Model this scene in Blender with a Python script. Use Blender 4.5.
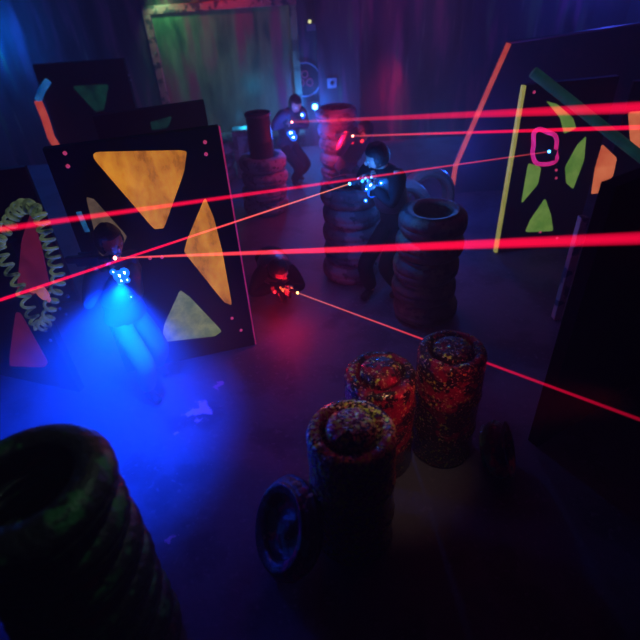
import bpy, bmesh, math, random
from mathutils import Vector, Matrix, noise
from mathutils.bvhtree import BVHTree
random.seed(7)
PI = math.pi
V = Vector
for o in list(bpy.data.objects): bpy.data.objects.remove(o)
S = bpy.context.scene
COL = S.collection

# ------------------------------------------------------------------ camera
CAM_H, FPX = 2.9, 500.0
TH, RO = math.radians(36), math.radians(3.9)
Fw = V((0, math.cos(TH), -math.sin(TH)))
R0 = V((1, 0, 0)); D0 = V((0, -math.sin(TH), -math.cos(TH)))
Rc = R0*math.cos(RO) + D0*math.sin(RO)
Dc = -R0*math.sin(RO) + D0*math.cos(RO)
CP = V((0, 0, CAM_H))
cd = bpy.data.cameras.new('camera'); cam = bpy.data.objects.new('camera', cd); COL.objects.link(cam)
m = Matrix((Rc, -Dc, -Fw)).transposed().to_4x4(); m.translation = CP
cam.matrix_world = m
cd.sensor_width = 36; cd.sensor_fit = 'HORIZONTAL'; cd.lens = 36*FPX/640
cd.clip_start = 0.02
cd.dof.use_dof = True; cd.dof.focus_distance = 3.7; cd.dof.aperture_fstop = 1.0
S.camera = cam

# ------------------------------------------------------------------ world, haze, exposure
w = bpy.data.worlds.new('world'); S.world = w; w.use_nodes = True
wn = w.node_tree.nodes; wl = w.node_tree.links
wn['Background'].inputs[0].default_value = (0.02, 0.01, 0.06, 1); wn['Background'].inputs[1].default_value = 0.1
vs = wn.new('ShaderNodeVolumeScatter'); vs.inputs['Density'].default_value = 0.045
vs.inputs['Anisotropy'].default_value = 0.0
# the haze is made denser round the left player so the blue cone shows
gp = wn.new('ShaderNodeNewGeometry'); dn_ = wn.new('ShaderNodeVectorMath'); dn_.operation = 'DISTANCE'; dn_.inputs[1].default_value = (-1.42, 2.75, 0.55)
wl.new(gp.outputs['Position'], dn_.inputs[0])
mr_ = wn.new('ShaderNodeMapRange'); mr_.interpolation_type = 'SMOOTHSTEP'
mr_.inputs[1].default_value = 0.1; mr_.inputs[2].default_value = 1.3; mr_.inputs[3].default_value = 0.5; mr_.inputs[4].default_value = 0.034
wl.new(dn_.outputs['Value'], mr_.inputs[0]); wl.new(mr_.outputs[0], vs.inputs['Density'])
wl.new(vs.outputs[0], wn['World Output'].inputs['Volume'])
S.view_settings.view_transform = 'Standard'; S.view_settings.look = 'None'
S.view_settings.gamma = 1; S.view_settings.use_curve_mapping = False
S.view_settings.exposure = 0.0

def lamp(name, kind, loc, power, color, size=0.1, target=None, angle=60, blend=0.5, vol=1.0):
    d = bpy.data.lights.new(name, kind); d.energy = power; d.color = color
    if kind == 'AREA': d.size = size
    else: d.shadow_soft_size = size
    if kind == 'SPOT': d.spot_size = math.radians(angle); d.spot_blend = blend
    o = bpy.data.objects.new(name, d); COL.objects.link(o); o.location = loc
    if target is not None:
        o.rotation_euler = (V(target)-V(loc)).to_track_quat('-Z', 'Y').to_euler()
    return o
BLUE = (0.01, 0.09, 1.0); PURP = (0.42, 0.12, 1.0); RED = (1.0, 0.01, 0.06)
# black-light and coloured lamps, plus added fill lights
lamp('blacklight_mid', 'SPOT', (0.3, 5.2, 3.25), 42, (0.45, 0.1, 0.95), 0.25, (0.15, 4.8, 0), 88, 1.0)
lamp('blacklight_far', 'SPOT', (1.5, 8.0, 3.25), 34, (0.55, 0.1, 1.0), 0.25, (1.8, 9.6, 0.9), 125, 0.9)
lamp('blue_flood_left', 'POINT', (-5.1, 9.2, 2.2), 85, (0.0, 0.17, 1.0), 0.15)
lamp('blue_flood_right', 'POINT', (4.6, 8.6, 2.6), 62, (0.05, 0.08, 1.0), 0.15)
lamp('red_wall_spot', 'SPOT', (1.3, 8.2, 3.2), 420, (1, 0.0, 0.1), 0.05, (1.5, 9.6, 0.75), 20, 0.9)
lamp('red_frame_fill', 'SPOT', (-1.2, 8.8, 3.1), 30, (1, 0.1, 0.15), 0.05, (-1.3, 9.5, 2.35), 100, 0.9)  # unseen fill light added to redden the window frame
lamp('green_window_spot', 'SPOT', (-2.3, 9.15, 2.6), 40, (0.2, 1.0, 0.35), 0.05, (-2.0, 9.5, 1.9), 110, 1.0)
lamp('barrel_fill', 'SPOT', (0.42, 1.7, 3.25), 40, (1.0, 0.72, 0.5), 0.04, (0.43, 2.08, 0.9), 24, 1.0)  # added warm fill light over the barrels
lamp('barrel_red_fill', 'SPOT', (1.35, 1.5, 1.25), 17, (1.0, 0.01, 0.06), 0.06, (0.4, 2.1, 0.78), 48, 0.9)  # added red fill light for the barrel sides, no fixture
lamp('stack_fill', 'SPOT', (0.1, 1.9, 3.2), 15, (0.5, 0.9, 0.6), 0.06, (-1.0, 1.1, 1.3), 34, 0.9)  # added greenish fill light to bring out the foreground tires
lamp('blue_gap', 'POINT', (1.95, 6.3, 0.75), 15, BLUE, 0.05)

# ------------------------------------------------------------------ helpers
def at(px, py, Y):
    r = Fw + Rc*((px-320)/FPX) + Dc*((py-320)/FPX)
    return CP + r*(Y/r.y)
def ground(px, py, h=0):
    r = Fw + Rc*((px-320)/FPX) + Dc*((py-320)/FPX)
    return CP + r*((h-CAM_H)/r.z)
def onplane(px, py, p0, p1):
    r = Fw + Rc*((px-320)/FPX) + Dc*((py-320)/FPX)
    d = V(p1)-V(p0); n = V((-d.y, d.x, 0))
    return CP + r*(((V(p0)-CP).dot(n))/r.dot(n))
def tag(o, label=None, cat=None, group=None, kind=None):
    if label: o['label'] = label
    if cat: o['category'] = cat
    if group: o['group'] = group
    if kind: o['kind'] = kind
    return o
def obj(name, bm, mat, parent=None, smooth=False, label=None):
    me = bpy.data.meshes.new(name)
    if isinstance(bm, bmesh.types.BMesh):
        bmesh.ops.recalc_face_normals(bm, faces=bm.faces[:])
        bm.to_mesh(me); bm.free()
    else: me = bm
    if mat:
        me.materials.clear(); me.materials.append(mat)
    if smooth:
        for p in me.polygons: p.use_smooth = True
    o = bpy.data.objects.new(name, me); COL.objects.link(o)
    if parent: o.parent = parent
    if label: o['label'] = label
    return o
def empty(name, loc=(0,0,0), rz=0):
    o = bpy.data.objects.new(name, None); COL.objects.link(o); o.location = loc
    o.rotation_euler = (0, 0, rz); o.empty_display_size = 0.1
    return o
def box(bm, c, s, M=None, bev=0):
    r = bmesh.ops.create_cube(bm, size=1)
    vs_ = r['verts']
    for v in vs_: v.co = V((v.co.x*s[0]+c[0], v.co.y*s[1]+c[1], v.co.z*s[2]+c[2]))
    if bev:
        es = list({e for v in vs_ for e in v.link_edges})
        rr = bmesh.ops.bevel(bm, geom=es, offset=bev, segments=2, affect='EDGES', profile=0.6)
        vs_ = list({v for f in rr['faces'] for v in f.verts} | {v for v in vs_ if v.is_valid})
    if M is not None:
        for v in vs_: v.co = M @ v.co
    return bm
def tube(bm, pts, r, seg=10, closed=False, cap=True):
    pts = [V(p) for p in pts]; n = len(pts); rings = []
    for i, p in enumerate(pts):
        a = pts[(i-1) % n] if (closed or i > 0) else pts[i]
        b = pts[(i+1) % n] if (closed or i < n-1) else pts[i]
        t = (b-a).normalized()
        if i == 0:
            u = t.cross(V((0,0,1)))
            if u.length < 0.1: u = t.cross(V((1,0,0)))
        else: u = u - t*u.dot(t)
        u.normalize(); vv = t.cross(u)
        rr = r[i] if isinstance(r, (list, tuple)) else r
        rings.append([bm.verts.new(p + u*rr*math.cos(2*PI*k/seg) + vv*rr*math.sin(2*PI*k/seg)) for k in range(seg)])
    for i in range(n if closed else n-1):
        A, B = rings[i], rings[(i+1) % n]
        for k in range(seg): bm.faces.new((A[k], A[(k+1)%seg], B[(k+1)%seg], B[k]))
    if cap and not closed:
        bm.faces.new(rings[0][::-1]); bm.faces.new(rings[-1])
    return bm
def lathe(bm, prof, seg=48, closed=False, fn=None):
    rings = []
    for (r, z) in prof:
        rings.append([bm.verts.new((r*math.cos(2*PI*k/seg), r*math.sin(2*PI*k/seg), z)) for k in range(seg)])
    n = len(rings)
    for i in range(n if closed else n-1):
        A, B = rings[i], rings[(i+1) % n]
        for k in range(seg): bm.faces.new((A[k], A[(k+1)%seg], B[(k+1)%seg], B[k]))
    if not closed:
        if prof[0][0] > 1e-4: bm.faces.new(rings[0][::-1])
        if prof[-1][0] > 1e-4: bm.faces.new(rings[-1])
        bmesh.ops.remove_doubles(bm, verts=bm.verts[:], dist=1e-5)
    if fn:
        for v in bm.verts: v.co = fn(v.co)
    return bm
def prism(bm, pts, off):
    a = [bm.verts.new(V(p)) for p in pts]; b = [bm.verts.new(V(p)+V(off)) for p in pts]
    n = len(a)
    bm.faces.new(a); bm.faces.new(b[::-1])
    for i in range(n): bm.faces.new((a[i], a[(i+1)%n], b[(i+1)%n], b[i]))
    return bm
def ball(bm, c, r, sc=(1,1,1), sub=2, M=None):
    rr = bmesh.ops.create_icosphere(bm, subdivisions=sub, radius=r)
    for v in rr['verts']:
        q = V((v.co.x*sc[0], v.co.y*sc[1], v.co.z*sc[2]))
        if M is not None: q = M @ q
        v.co = q + V(c)
    return rr['verts']

# ------------------------------------------------------------------ materials
def mat(name, color, rough=0.6, spec=0.4, metal=0.0, emit=None, es=0.0, bump=0.0, bscale=20, mottles=(), mscale=6, coat=0):
    """mottles: list of (colour, threshold, scale) paint patches laid over the base"""
    m_ = bpy.data.materials.new(name); m_.use_nodes = True
    nt = m_.node_tree; N, L = nt.nodes, nt.links; b = N['Principled BSDF']
    b.inputs['Base Color'].default_value = (*color, 1); b.inputs['Roughness'].default_value = rough
    b.inputs['Specular IOR Level'].default_value = spec; b.inputs['Metallic'].default_value = metal
    b.inputs['Coat Weight'].default_value = coat
    tc = N.new('ShaderNodeTexCoord')
    if emit:
        b.inputs['Emission Color'].default_value = (*emit, 1); b.inputs['Emission Strength'].default_value = es
    out = None
    for i, (c, th, sc) in enumerate(mottles):
        nz = N.new('ShaderNodeTexNoise'); nz.inputs['Scale'].default_value = sc; nz.inputs['Detail'].default_value = 6
        mp = N.new('ShaderNodeMapping'); mp.inputs['Location'].default_value = (3.1*i+1, 7.7*i, 1.3*i)
        L.new(tc.outputs['Object'], mp.inputs[0]); L.new(mp.outputs[0], nz.inputs['Vector'])
        rp = N.new('ShaderNodeValToRGB'); rp.color_ramp.elements[0].position = th; rp.color_ramp.elements[1].position = min(1, th+0.06)
        L.new(nz.outputs[0], rp.inputs[0])
        mx = N.new('ShaderNodeMix'); mx.data_type = 'RGBA'
        L.new(rp.outputs[0], mx.inputs[0])
        if out is None: mx.inputs[6].default_value = (*color, 1)
        else: L.new(out, mx.inputs[6])
        mx.inputs[7].default_value = (*c, 1)
        out = mx.outputs[2]
    if out is not None: L.new(out, b.inputs['Base Color'])
    if bump:
        nz = N.new('ShaderNodeTexNoise'); nz.inputs['Scale'].default_value = bscale; nz.inputs['Detail'].default_value = 5
        L.new(tc.outputs['Object'], nz.inputs['Vector'])
        bp = N.new('ShaderNodeBump'); bp.inputs['Strength'].default_value = bump; bp.inputs['Distance'].default_value = 0.02
        L.new(nz.outputs[0], bp.inputs['Height']); L.new(bp.outputs[0], b.inputs['Normal'])
    return m_
def fluo(name, c1, c2, es, scale=5, stretch=(1,1,1)):
    """brushed fluorescent paint: reflects and gives off its colour under black light, unevenly where the coat is thin"""
    m_ = bpy.data.materials.new(name); m_.use_nodes = True
    nt = m_.node_tree; N, L = nt.nodes, nt.links; b = N['Principled BSDF']; b.inputs['Roughness'].default_value = 0.8
    tc = N.new('ShaderNodeTexCoord'); mp = N.new('ShaderNodeMapping'); mp.inputs['Scale'].default_value = stretch
    nz = N.new('ShaderNodeTexNoise'); nz.inputs['Scale'].default_value = scale; nz.inputs['Detail'].default_value = 8; nz.inputs['Roughness'].default_value = 0.65
    L.new(tc.outputs['Object'], mp.inputs[0]); L.new(mp.outputs[0], nz.inputs['Vector'])
    rp = N.new('ShaderNodeValToRGB'); rp.color_ramp.elements[0].position = 0.36; rp.color_ramp.elements[1].position = 0.62
    rp.color_ramp.elements[0].color = (*c1, 1); rp.color_ramp.elements[1].color = (*c2, 1)
    L.new(nz.outputs[0], rp.inputs[0]); L.new(rp.outputs[0], b.inputs['Base Color'])
    L.new(rp.outputs[0], b.inputs['Emission Color']); b.inputs['Emission Strength'].default_value = es
    return m_
def glow(name, c, es):
    m_ = bpy.data.materials.new(name); m_.use_nodes = True
    N, L = m_.node_tree.nodes, m_.node_tree.links; N.remove(N['Principled BSDF'])
    e = N.new('ShaderNodeEmission'); e.inputs[0].default_value = (*c, 1); e.inputs[1].default_value = es
    L.new(e.outputs[0], N['Material Output'].inputs[0]); return m_
def beam_mat(name, core, es, tail):
    """lit haze along a laser line: densest on the axis, thinning to the edge, weaker away from the gun (uv-free, local x)"""
    m_ = bpy.data.materials.new(name); m_.use_nodes = True
    N, L = m_.node_tree.nodes, m_.node_tree.links; N.remove(N['Principled BSDF'])
    lw = N.new('ShaderNodeLayerWeight'); lw.inputs[0].default_value = 0.5
    inv = N.new('ShaderNodeMath'); inv.operation = 'SUBTRACT'; inv.inputs[0].default_value = 1; L.new(lw.outputs['Facing'], inv.inputs[1])
    pw = N.new('ShaderNodeMath'); pw.operation = 'POWER'; pw.inputs[1].default_value = 1.6; L.new(inv.outputs[0], pw.inputs[0])
    at_ = N.new('ShaderNodeAttribute'); at_.attribute_name = 'along'
    mr = N.new('ShaderNodeMapRange'); mr.inputs[3].default_value = es; mr.inputs[4].default_value = es*tail; L.new(at_.outputs['Fac'], mr.inputs[0])
    mu = N.new('ShaderNodeMath'); mu.operation = 'MULTIPLY'; L.new(pw.outputs[0], mu.inputs[0]); L.new(mr.outputs[0], mu.inputs[1])
    cr = N.new('ShaderNodeMix'); cr.data_type = 'RGBA'; cr.inputs[6].default_value = (*core, 1); cr.inputs[7].default_value = (1, 0.002, 0.05, 1)
    cm = N.new('ShaderNodeMapRange'); cm.inputs[1].default_value = 0; cm.inputs[2].default_value = 0.6; L.new(at_.outputs['Fac'], cm.inputs[0]); L.new(cm.outputs[0], cr.inputs[0])
    e = N.new('ShaderNodeEmission'); L.new(cr.outputs[2], e.inputs[0]); L.new(mu.outputs[0], e.inputs[1])
    t = N.new('ShaderNodeBsdfTransparent'); ad = N.new('ShaderNodeAddShader')
    L.new(e.outputs[0], ad.inputs[0]); L.new(t.outputs[0], ad.inputs[1]); L.new(ad.outputs[0], N['Material Output'].inputs[0])
    return m_

M_black = mat('black_paint', (0.012, 0.012, 0.016), 0.6, 0.2, bump=0.15, bscale=40)
M_blackboard = mat('black_board', (0.007, 0.007, 0.01), 0.7, 0.12, bump=0.1, bscale=30)
M_matte = mat('matte_black', (0.006, 0.006, 0.008), 0.9, 0.1)
M_rubber = mat('dusty_rubber', (0.075, 0.07, 0.08), 0.75, 0.25, bump=0.5, bscale=25, mottles=[((0.17, 0.16, 0.17), 0.5, 5), ((0.03, 0.03, 0.035), 0.58, 14)])
M_rubber_pale = mat('whitewashed_rubber', (0.28, 0.24, 0.28), 0.8, 0.2, bump=0.5, bscale=25, mottles=[((0.14, 0.11, 0.14), 0.52, 6), ((0.06, 0.05, 0.06), 0.6, 14)])
M_rubber_paint = mat('sprayed_rubber', (0.035, 0.03, 0.035), 0.42, 0.5, bump=0.7, bscale=22, mottles=[((0.05, 0.2, 0.07), 0.52, 5), ((0.22, 0.03, 0.06), 0.55, 4), ((0.02, 0.02, 0.02), 0.55, 18)])
M_rubber_dark = mat('dark_rubber', (0.06, 0.06, 0.05), 0.6, 0.35, bump=0.5, bscale=22, mottles=[((0.11, 0.14, 0.07), 0.52, 5), ((0.03, 0.02, 0.03), 0.55, 12)])
def barrel_mat(name, gold, red):
    return mat(name, (0.035, 0.006, 0.012), 0.25, 0.7, metal=0.3, bump=1.0, bscale=32, coat=0.3,
               mottles=[((0.4, 0.0, 0.045), red+0.02, 5), ((0.008, 0.006, 0.008), 0.52, 14), ((0.85, 0.6, 0.3), gold+0.09, 60), ((0.7, 1.0, 0.08), gold+0.11, 34)])
M_barrel = [barrel_mat('splattered_gold', 0.43, 0.46), barrel_mat('splattered_red', 0.50, 0.42), barrel_mat('splattered_rust', 0.50, 0.48)]

# ------------------------------------------------------------------ room
def room():
    bm = bmesh.new(); box(bm, (0, 4.5, -0.05), (11, 13, 0.1))
    m_ = mat('floor_concrete', (0.11, 0.09, 0.12), 0.62, 0.35, bump=0.35, bscale=9, mottles=[((0.07, 0.055, 0.08), 0.5, 1.7), ((0.15, 0.12, 0.15), 0.6, 26)])
    N, L = m_.node_tree.nodes, m_.node_tree.links; b = N['Principled BSDF']
    tc = N.new('ShaderNodeTexCoord')
    prev = b.inputs['Base Color'].links[0].from_socket
    for (c, r, col, sc) in ((ground(200, 410), 0.24, (0.85, 0.2, 0.3), 9), (ground(176, 433), 0.07, (0.7, 0.2, 0.3), 16), (ground(171, 538), 0.07, (0.6, 0.2, 0.35), 18), (ground(218, 385), 0.1, (0.6, 0.15, 0.3), 14)):
        vm = N.new('ShaderNodeVectorMath'); vm.operation = 'DISTANCE'; vm.inputs[1].default_value = c
        L.new(tc.outputs['Object'], vm.inputs[0])
        mr = N.new('ShaderNodeMapRange'); mr.inputs[1].default_value = 0; mr.inputs[2].default_value = r; mr.inputs[3].default_value = 0.78; mr.inputs[4].default_value = 0.2
        L.new(vm.outputs['Value'], mr.inputs[0])
        nz = N.new('ShaderNodeTexNoise'); nz.inputs['Scale'].default_value = sc; nz.inputs['Detail'].default_value = 5; L.new(tc.outputs['Object'], nz.inputs['Vector'])
        ad = N.new('ShaderNodeMath'); ad.operation = 'ADD'; L.new(mr.outputs[0], ad.inputs[0]); L.new(nz.outputs[0], ad.inputs[1])
        st = N.new('ShaderNodeMapRange'); st.inputs[1].default_value = 1.05; st.inputs[2].default_value = 1.12; L.new(ad.outputs[0], st.inputs[0])
        mx = N.new('ShaderNodeMix'); mx.data_type = 'RGBA'; L.new(st.outputs[0], mx.inputs[0]); L.new(prev, mx.inputs[6]); mx.inputs[7].default_value = (*col, 1)
        prev = mx.outputs[2]
    L.new(prev, b.inputs['Base Color'])
    tag(obj('floor', bm, m_), kind='structure')
    # drip-painted walls
    def wallmat(name, base, drips, stretch):
        q = mat(name, base, 0.8, 0.2, bump=0.3, bscale=6)
        N, L = q.node_tree.nodes, q.node_tree.links; b = N['Principled BSDF']; tc = N.new('ShaderNodeTexCoord'); pv = None
        for i, (c, th, sx) in enumerate(drips):
            mp = N.new('ShaderNodeMapping'); mp.inputs['Scale'].default_value = (sx, sx, stretch); mp.inputs['Location'].default_value = (i*5.3, i*2.1, i)
            nz = N.new('ShaderNodeTexNoise'); nz.inputs['Scale'].default_value = 1; nz.inputs['Detail'].default_value = 4
            rp = N.new('ShaderNodeValToRGB'); rp.color_ramp.elements[0].position = th; rp.color_ramp.elements[1].position = th+0.14
            L.new(tc.outputs['Object'], mp.inputs[0]); L.new(mp.outputs[0], nz.inputs['Vector']); L.new(nz.outputs[0], rp.inputs[0])
            mx = N.new('ShaderNodeMix'); mx.data_type = 'RGBA'; L.new(rp.outputs[0], mx.inputs[0])
            if pv is None: mx.inputs[6].default_value = (*base, 1)
            else: L.new(pv, mx.inputs[6])
            mx.inputs[7].default_value = (*c, 1); pv = mx.outputs[2]
        L.new(pv, b.inputs['Base Color']); return q
    wb = wallmat('wall_drips', (0.05, 0.045, 0.06), [((0.28, 0.07, 0.12), 0.52, 4.5), ((0.1, 0.17, 0.08), 0.58, 7), ((0.3, 0.3, 0.2), 0.62, 11), ((0.015, 0.012, 0.02), 0.5, 3)], 0.7)
    ws = wallmat('wall_dark', (0.06, 0.06, 0.08), [((0.02, 0.02, 0.03), 0.5, 1.5)], 1.0)
    for nm, c, s, mm in (('wall_back', (0, 9.68, 1.7), (11, 0.16, 3.4), wb), ('wall_left', (-5.58, 4.5, 1.7), (0.16, 13, 3.4), ws),
                         ('wall_right', (5.58, 4.5, 1.7), (0.16, 13, 3.4), ws), ('wall_front', (0, -2.08, 1.7), (11, 0.16, 3.4), ws), ('ceiling', (0, 4.5, 3.45), (11.3, 13.3, 0.1), M_matte)):
        bm = bmesh.new(); box(bm, c, s); tag(obj(nm, bm, mm), kind='structure')
    # pier to the right of the passage
    bm = bmesh.new(); box(bm, (0.62, 9.5, 1.7), (0.72, 0.2, 3.4), bev=0.01)
    tag(obj('trim_1', bm, wb), kind='structure')
room()

# big framed window sheet at the back
def back_window():
    Yb = 9.56
    tl, tr = at(150, 10, Yb), at(290, 16, Yb); x0, x1 = tl.x, tr.x; z1 = 2.3; z0 = 0.25
    g = fluo('smeared_glass', (0.015, 0.05, 0.03), (0.14, 0.2, 0.12), 0.10, 1.0, (3.0, 3.0, 0.9))
    N, L = g.node_tree.nodes, g.node_tree.links; b = N['Principled BSDF']; b.inputs['Roughness'].default_value = 0.3
    prev = b.inputs['Base Color'].links[0].from_socket
    tc = N.new('ShaderNodeTexCoord'); mp = N.new('ShaderNodeMapping'); mp.inputs['Scale'].default_value = (2.6, 1, 0.5); mp.inputs['Location'].default_value = (4.2, 0, 0)
    nz = N.new('ShaderNodeTexNoise'); nz.inputs['Scale'].default_value = 1.3; L.new(tc.outputs['Object'], mp.inputs[0]); L.new(mp.outputs[0], nz.inputs['Vector'])
    rp = N.new('ShaderNodeValToRGB'); rp.color_ramp.elements[0].position = 0.5; rp.color_ramp.elements[1].position = 0.68
    L.new(nz.outputs[0], rp.inputs[0]); mx = N.new('ShaderNodeMix'); mx.data_type = 'RGBA'; L.new(rp.outputs[0], mx.inputs[0]); L.new(prev, mx.inputs[6]); mx.inputs[7].default_value = (0.2, 0.04, 0.08, 1)
    L.new(mx.outputs[2], b.inputs['Base Color']); L.new(mx.outputs[2], b.inputs['Emission Color'])
    e = empty('window_1', ((x0+x1)/2, Yb, z0)); tag(e, kind='structure')
    bm = bmesh.new(); box(bm, (0, 0.0, (z1-z0)/2), (x1-x0, 0.02, z1-z0)); obj('window_pane', bm, g, e)
    fm = mat('pink_frame_paint', (0.5, 0.12, 0.14), 0.5, 0.4, bump=0.6, bscale=18, mottles=[((0.08, 0.03, 0.05), 0.52, 9), ((0.6, 0.3, 0.3), 0.62, 20)])
    W, Hh = x1-x0, z1-z0
    for c, s in (((0, -0.03, Hh+0.05), (W+0.24, 0.1, 0.12)), ((-W/2-0.06, -0.03, Hh/2-0.06), (0.12, 0.1, Hh+0.1))):
        bm = bmesh.new(); box(bm, c, s, bev=0.015); obj('window_frame', bm, fm, e)
    bm = bmesh.new(); box(bm, (W/2+0.05, -0.03, Hh/2-0.06), (0.12, 0.1, Hh+0.1), bev=0.015)
    obj('window_frame', bm, mat('olive_frame', (0.3, 0.3, 0.16), 0.5, mottles=[((0.12, 0.1, 0.06), 0.5, 5)]), e, label='olive frame post')
    bm = bmesh.new(); box(bm, (0, -0.03, -0.06), (W+0.24, 0.1, 0.12), bev=0.015); obj('window_frame', bm, M_black, e)
back_window()

# ------------------------------------------------------------------ panels
M_orange = fluo('fluo_orange', (0.4, 0.11, 0.008), (0.9, 0.33, 0.025), 0.72, 7, (1, 1, 0.5))
M_lime = fluo('fluo_lime', (0.2, 0.3, 0.06), (0.5, 0.55, 0.13), 0.42, 8)
M_green = fluo('fluo_green', (0.12, 0.3, 0.04), (0.25, 0.42, 0.08), 0.55, 5)
M_coral = fluo('fluo_coral', (0.6, 0.1, 0.04), (0.8, 0.2, 0.08), 0.8, 4)
M_pink = fluo('fluo_pink', (0.05, 0.003, 0.012), (0.085, 0.005, 0.02), 1.1, 4)
M_teal = fluo('fluo_teal', (0.0, 0.02, 0.02), (0.01, 0.12, 0.07), 0.3, 4)
M_strip_pink = fluo('pink_edge_paint', (0.5, 0.02, 0.12), (0.7, 0.04, 0.2), 0.35, 9)
M_strip_lime = fluo('lime_edge_paint', (0.42, 0.42, 0.08), (0.55, 0.5, 0.12), 0.5, 9)
M_strip_red = fluo('red_edge_paint', (0.75, 0.07, 0.05), (0.9, 0.12, 0.08), 0.55, 9)
M_bolt = fluo('pink_bolt_paint', (0.5, 0.04, 0.12), (0.7, 0.06, 0.2), 0.6, 9)
M_boltdim = mat('steel_bolt', (0.3, 0.3, 0.35), 0.3, 0.5, 0.8)

def poly_round(pts, r=0.12, n=4):
    out = []; k = len(pts)
    for i in range(k):
        p, a, b = pts[i], pts[i-1], pts[(i+1) % k]
        A = p + (a-p)*min(0.45, r*1.0); B = p + (b-p)*min(0.45, r*1.0)
        for j in range(n+1):
            t = j/n; out.append(A*(1-t)**2 + p*2*t*(1-t) + B*t*t)
    return out
def panel(name, label, p0, p1, h, thick, shapes, bolts=(), edge=None, mat_=None, boltmat=None, cat='panel', group=None, z0=0, ribs=True):
    """upright board from p0 to p1 (floor points), front face to the camera; shapes are (material, part name, label, pixel outline)"""
    p0 = V((*p0[:2], 0)); p1 = V((*p1[:2], 0)); d = (p1-p0); Lh = d.length; d.normalize()
    n = V((-d.y, d.x, 0))
    if n.dot(CP-p0) < 0: n = -n
    back = -n*thick
    e = empty(name, (p0+p1)/2); tag(e, label, cat, group)
    inv = -(p0+p1)/2
    bm = bmesh.new(); prism(bm, [p0+inv+V((0,0,z0)), p1+inv+V((0,0,z0)), p1+inv+V((0,0,h)), p0+inv+V((0,0,h))], back)
    obj('board', bm, mat_ or M_blackboard, e)
    for (mm, nm, lb, px) in shapes:
        w_ = [onplane(x, y, p0, p1)+inv+n*0.004 for x, y in px]
        w_ = poly_round(w_)
        bm = bmesh.new(); prism(bm, w_, -n*0.008); obj(nm, bm, mm, e, label=lb)
    for (x, y) in bolts:
        q = onplane(x, y, p0, p1)+inv
        bm = bmesh.new(); ball(bm, q+n*0.004, 0.016, sub=1); obj('bolt', bm, boltmat or M_bolt, e, smooth=True)
    if edge:
        for (which, mm, rad, lb) in edge:
            q = p0 if which == 'a' else p1
            sgn = -1 if which == 'a' else 1
            bm = bmesh.new(); c0 = q+inv+d*sgn*rad*0.5+n*(-thick*0.3)
            box(bm, (0,0,0), (rad, thick*0.7, h-z0-0.01), Matrix.Translation(c0+V((0,0,(h+z0)/2))) @ Matrix.Rotation(math.atan2(d.y, d.x), 4, 'Z'))
            obj('edge_strip', bm, mm, e, label=lb)
    return e, d, n

# near-left big X panel
LP0, LP1 = (-1.75, 3.40), (-0.62, 3.67)
lp, ld, ln = panel('maze_panel', 'tall black board with orange and lime triangles behind the blue-lit player', LP0, LP1, 1.97, 0.07,
    [(M_orange, 'triangular_inset', 'orange upper triangle', [(88,152),(187,150),(184,172),(164,228),(154,229)]),
     (M_orange, 'triangular_inset', 'orange right-hand triangle', [(205,197),(214,218),(222,250),(232,305),(224,302),(184,252),(187,240)]),
     (M_lime, 'triangular_inset', 'lime lower triangle', [(180,290),(190,297),(222,331),(215,336),(162,342),(164,325)]),
     (fluo('dull_tan', (0.15, 0.1, 0.06), (0.3, 0.2, 0.12), 0.35, 9), 'triangular_inset', 'dull tan left-hand triangle', [(86,197),(94,199),(127,236),(124,243),(108,262),(100,255)])],
    bolts=[(205,142),(206,154),(65,153),(68,166),(232,318),(241,330),(150,258),(162,257)],
    edge=[('b', M_strip_pink, 0.012, 'thin pink edge')], group=None)
# blue glints on the left edge of that board, painted as thin glowing strips
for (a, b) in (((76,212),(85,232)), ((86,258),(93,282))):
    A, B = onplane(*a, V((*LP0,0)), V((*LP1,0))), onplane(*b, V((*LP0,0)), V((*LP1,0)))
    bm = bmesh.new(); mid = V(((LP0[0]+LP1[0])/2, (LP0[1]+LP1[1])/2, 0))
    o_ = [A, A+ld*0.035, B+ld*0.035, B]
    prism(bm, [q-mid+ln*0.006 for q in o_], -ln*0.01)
    obj('edge_glint', bm, fluo('edge_glint_blue', (0.01, 0.1, 0.3), (0.04, 0.3, 0.6), 0.4, 12), lp, label='blue glint on the board edge')

# far-left panel with the pink triangles
Q1 = ground(80, 392); Q0 = V((-3.3, 3.62, 0))
lq, qd, qn = panel('maze_panel', 'black board with dark pink triangles and a green coiled hose at left edge', (Q0.x, Q0.y), (Q1.x, Q1.y), 1.42, 0.06,
    [(M_pink, 'triangular_inset', 'dark pink upper triangle', [(31,212),(41,245),(50,287),(30,296),(17,290),(22,240)]),
     (M_pink, 'triangular_inset', 'dark pink lower triangle', [(16,312),(21,313),(48,362),(45,367),(10,366),(10,355)])],
    bolts=[(46,330),(51,340),(60,308),(66,314),(68,296)], boltmat=M_boltdim)

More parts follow.
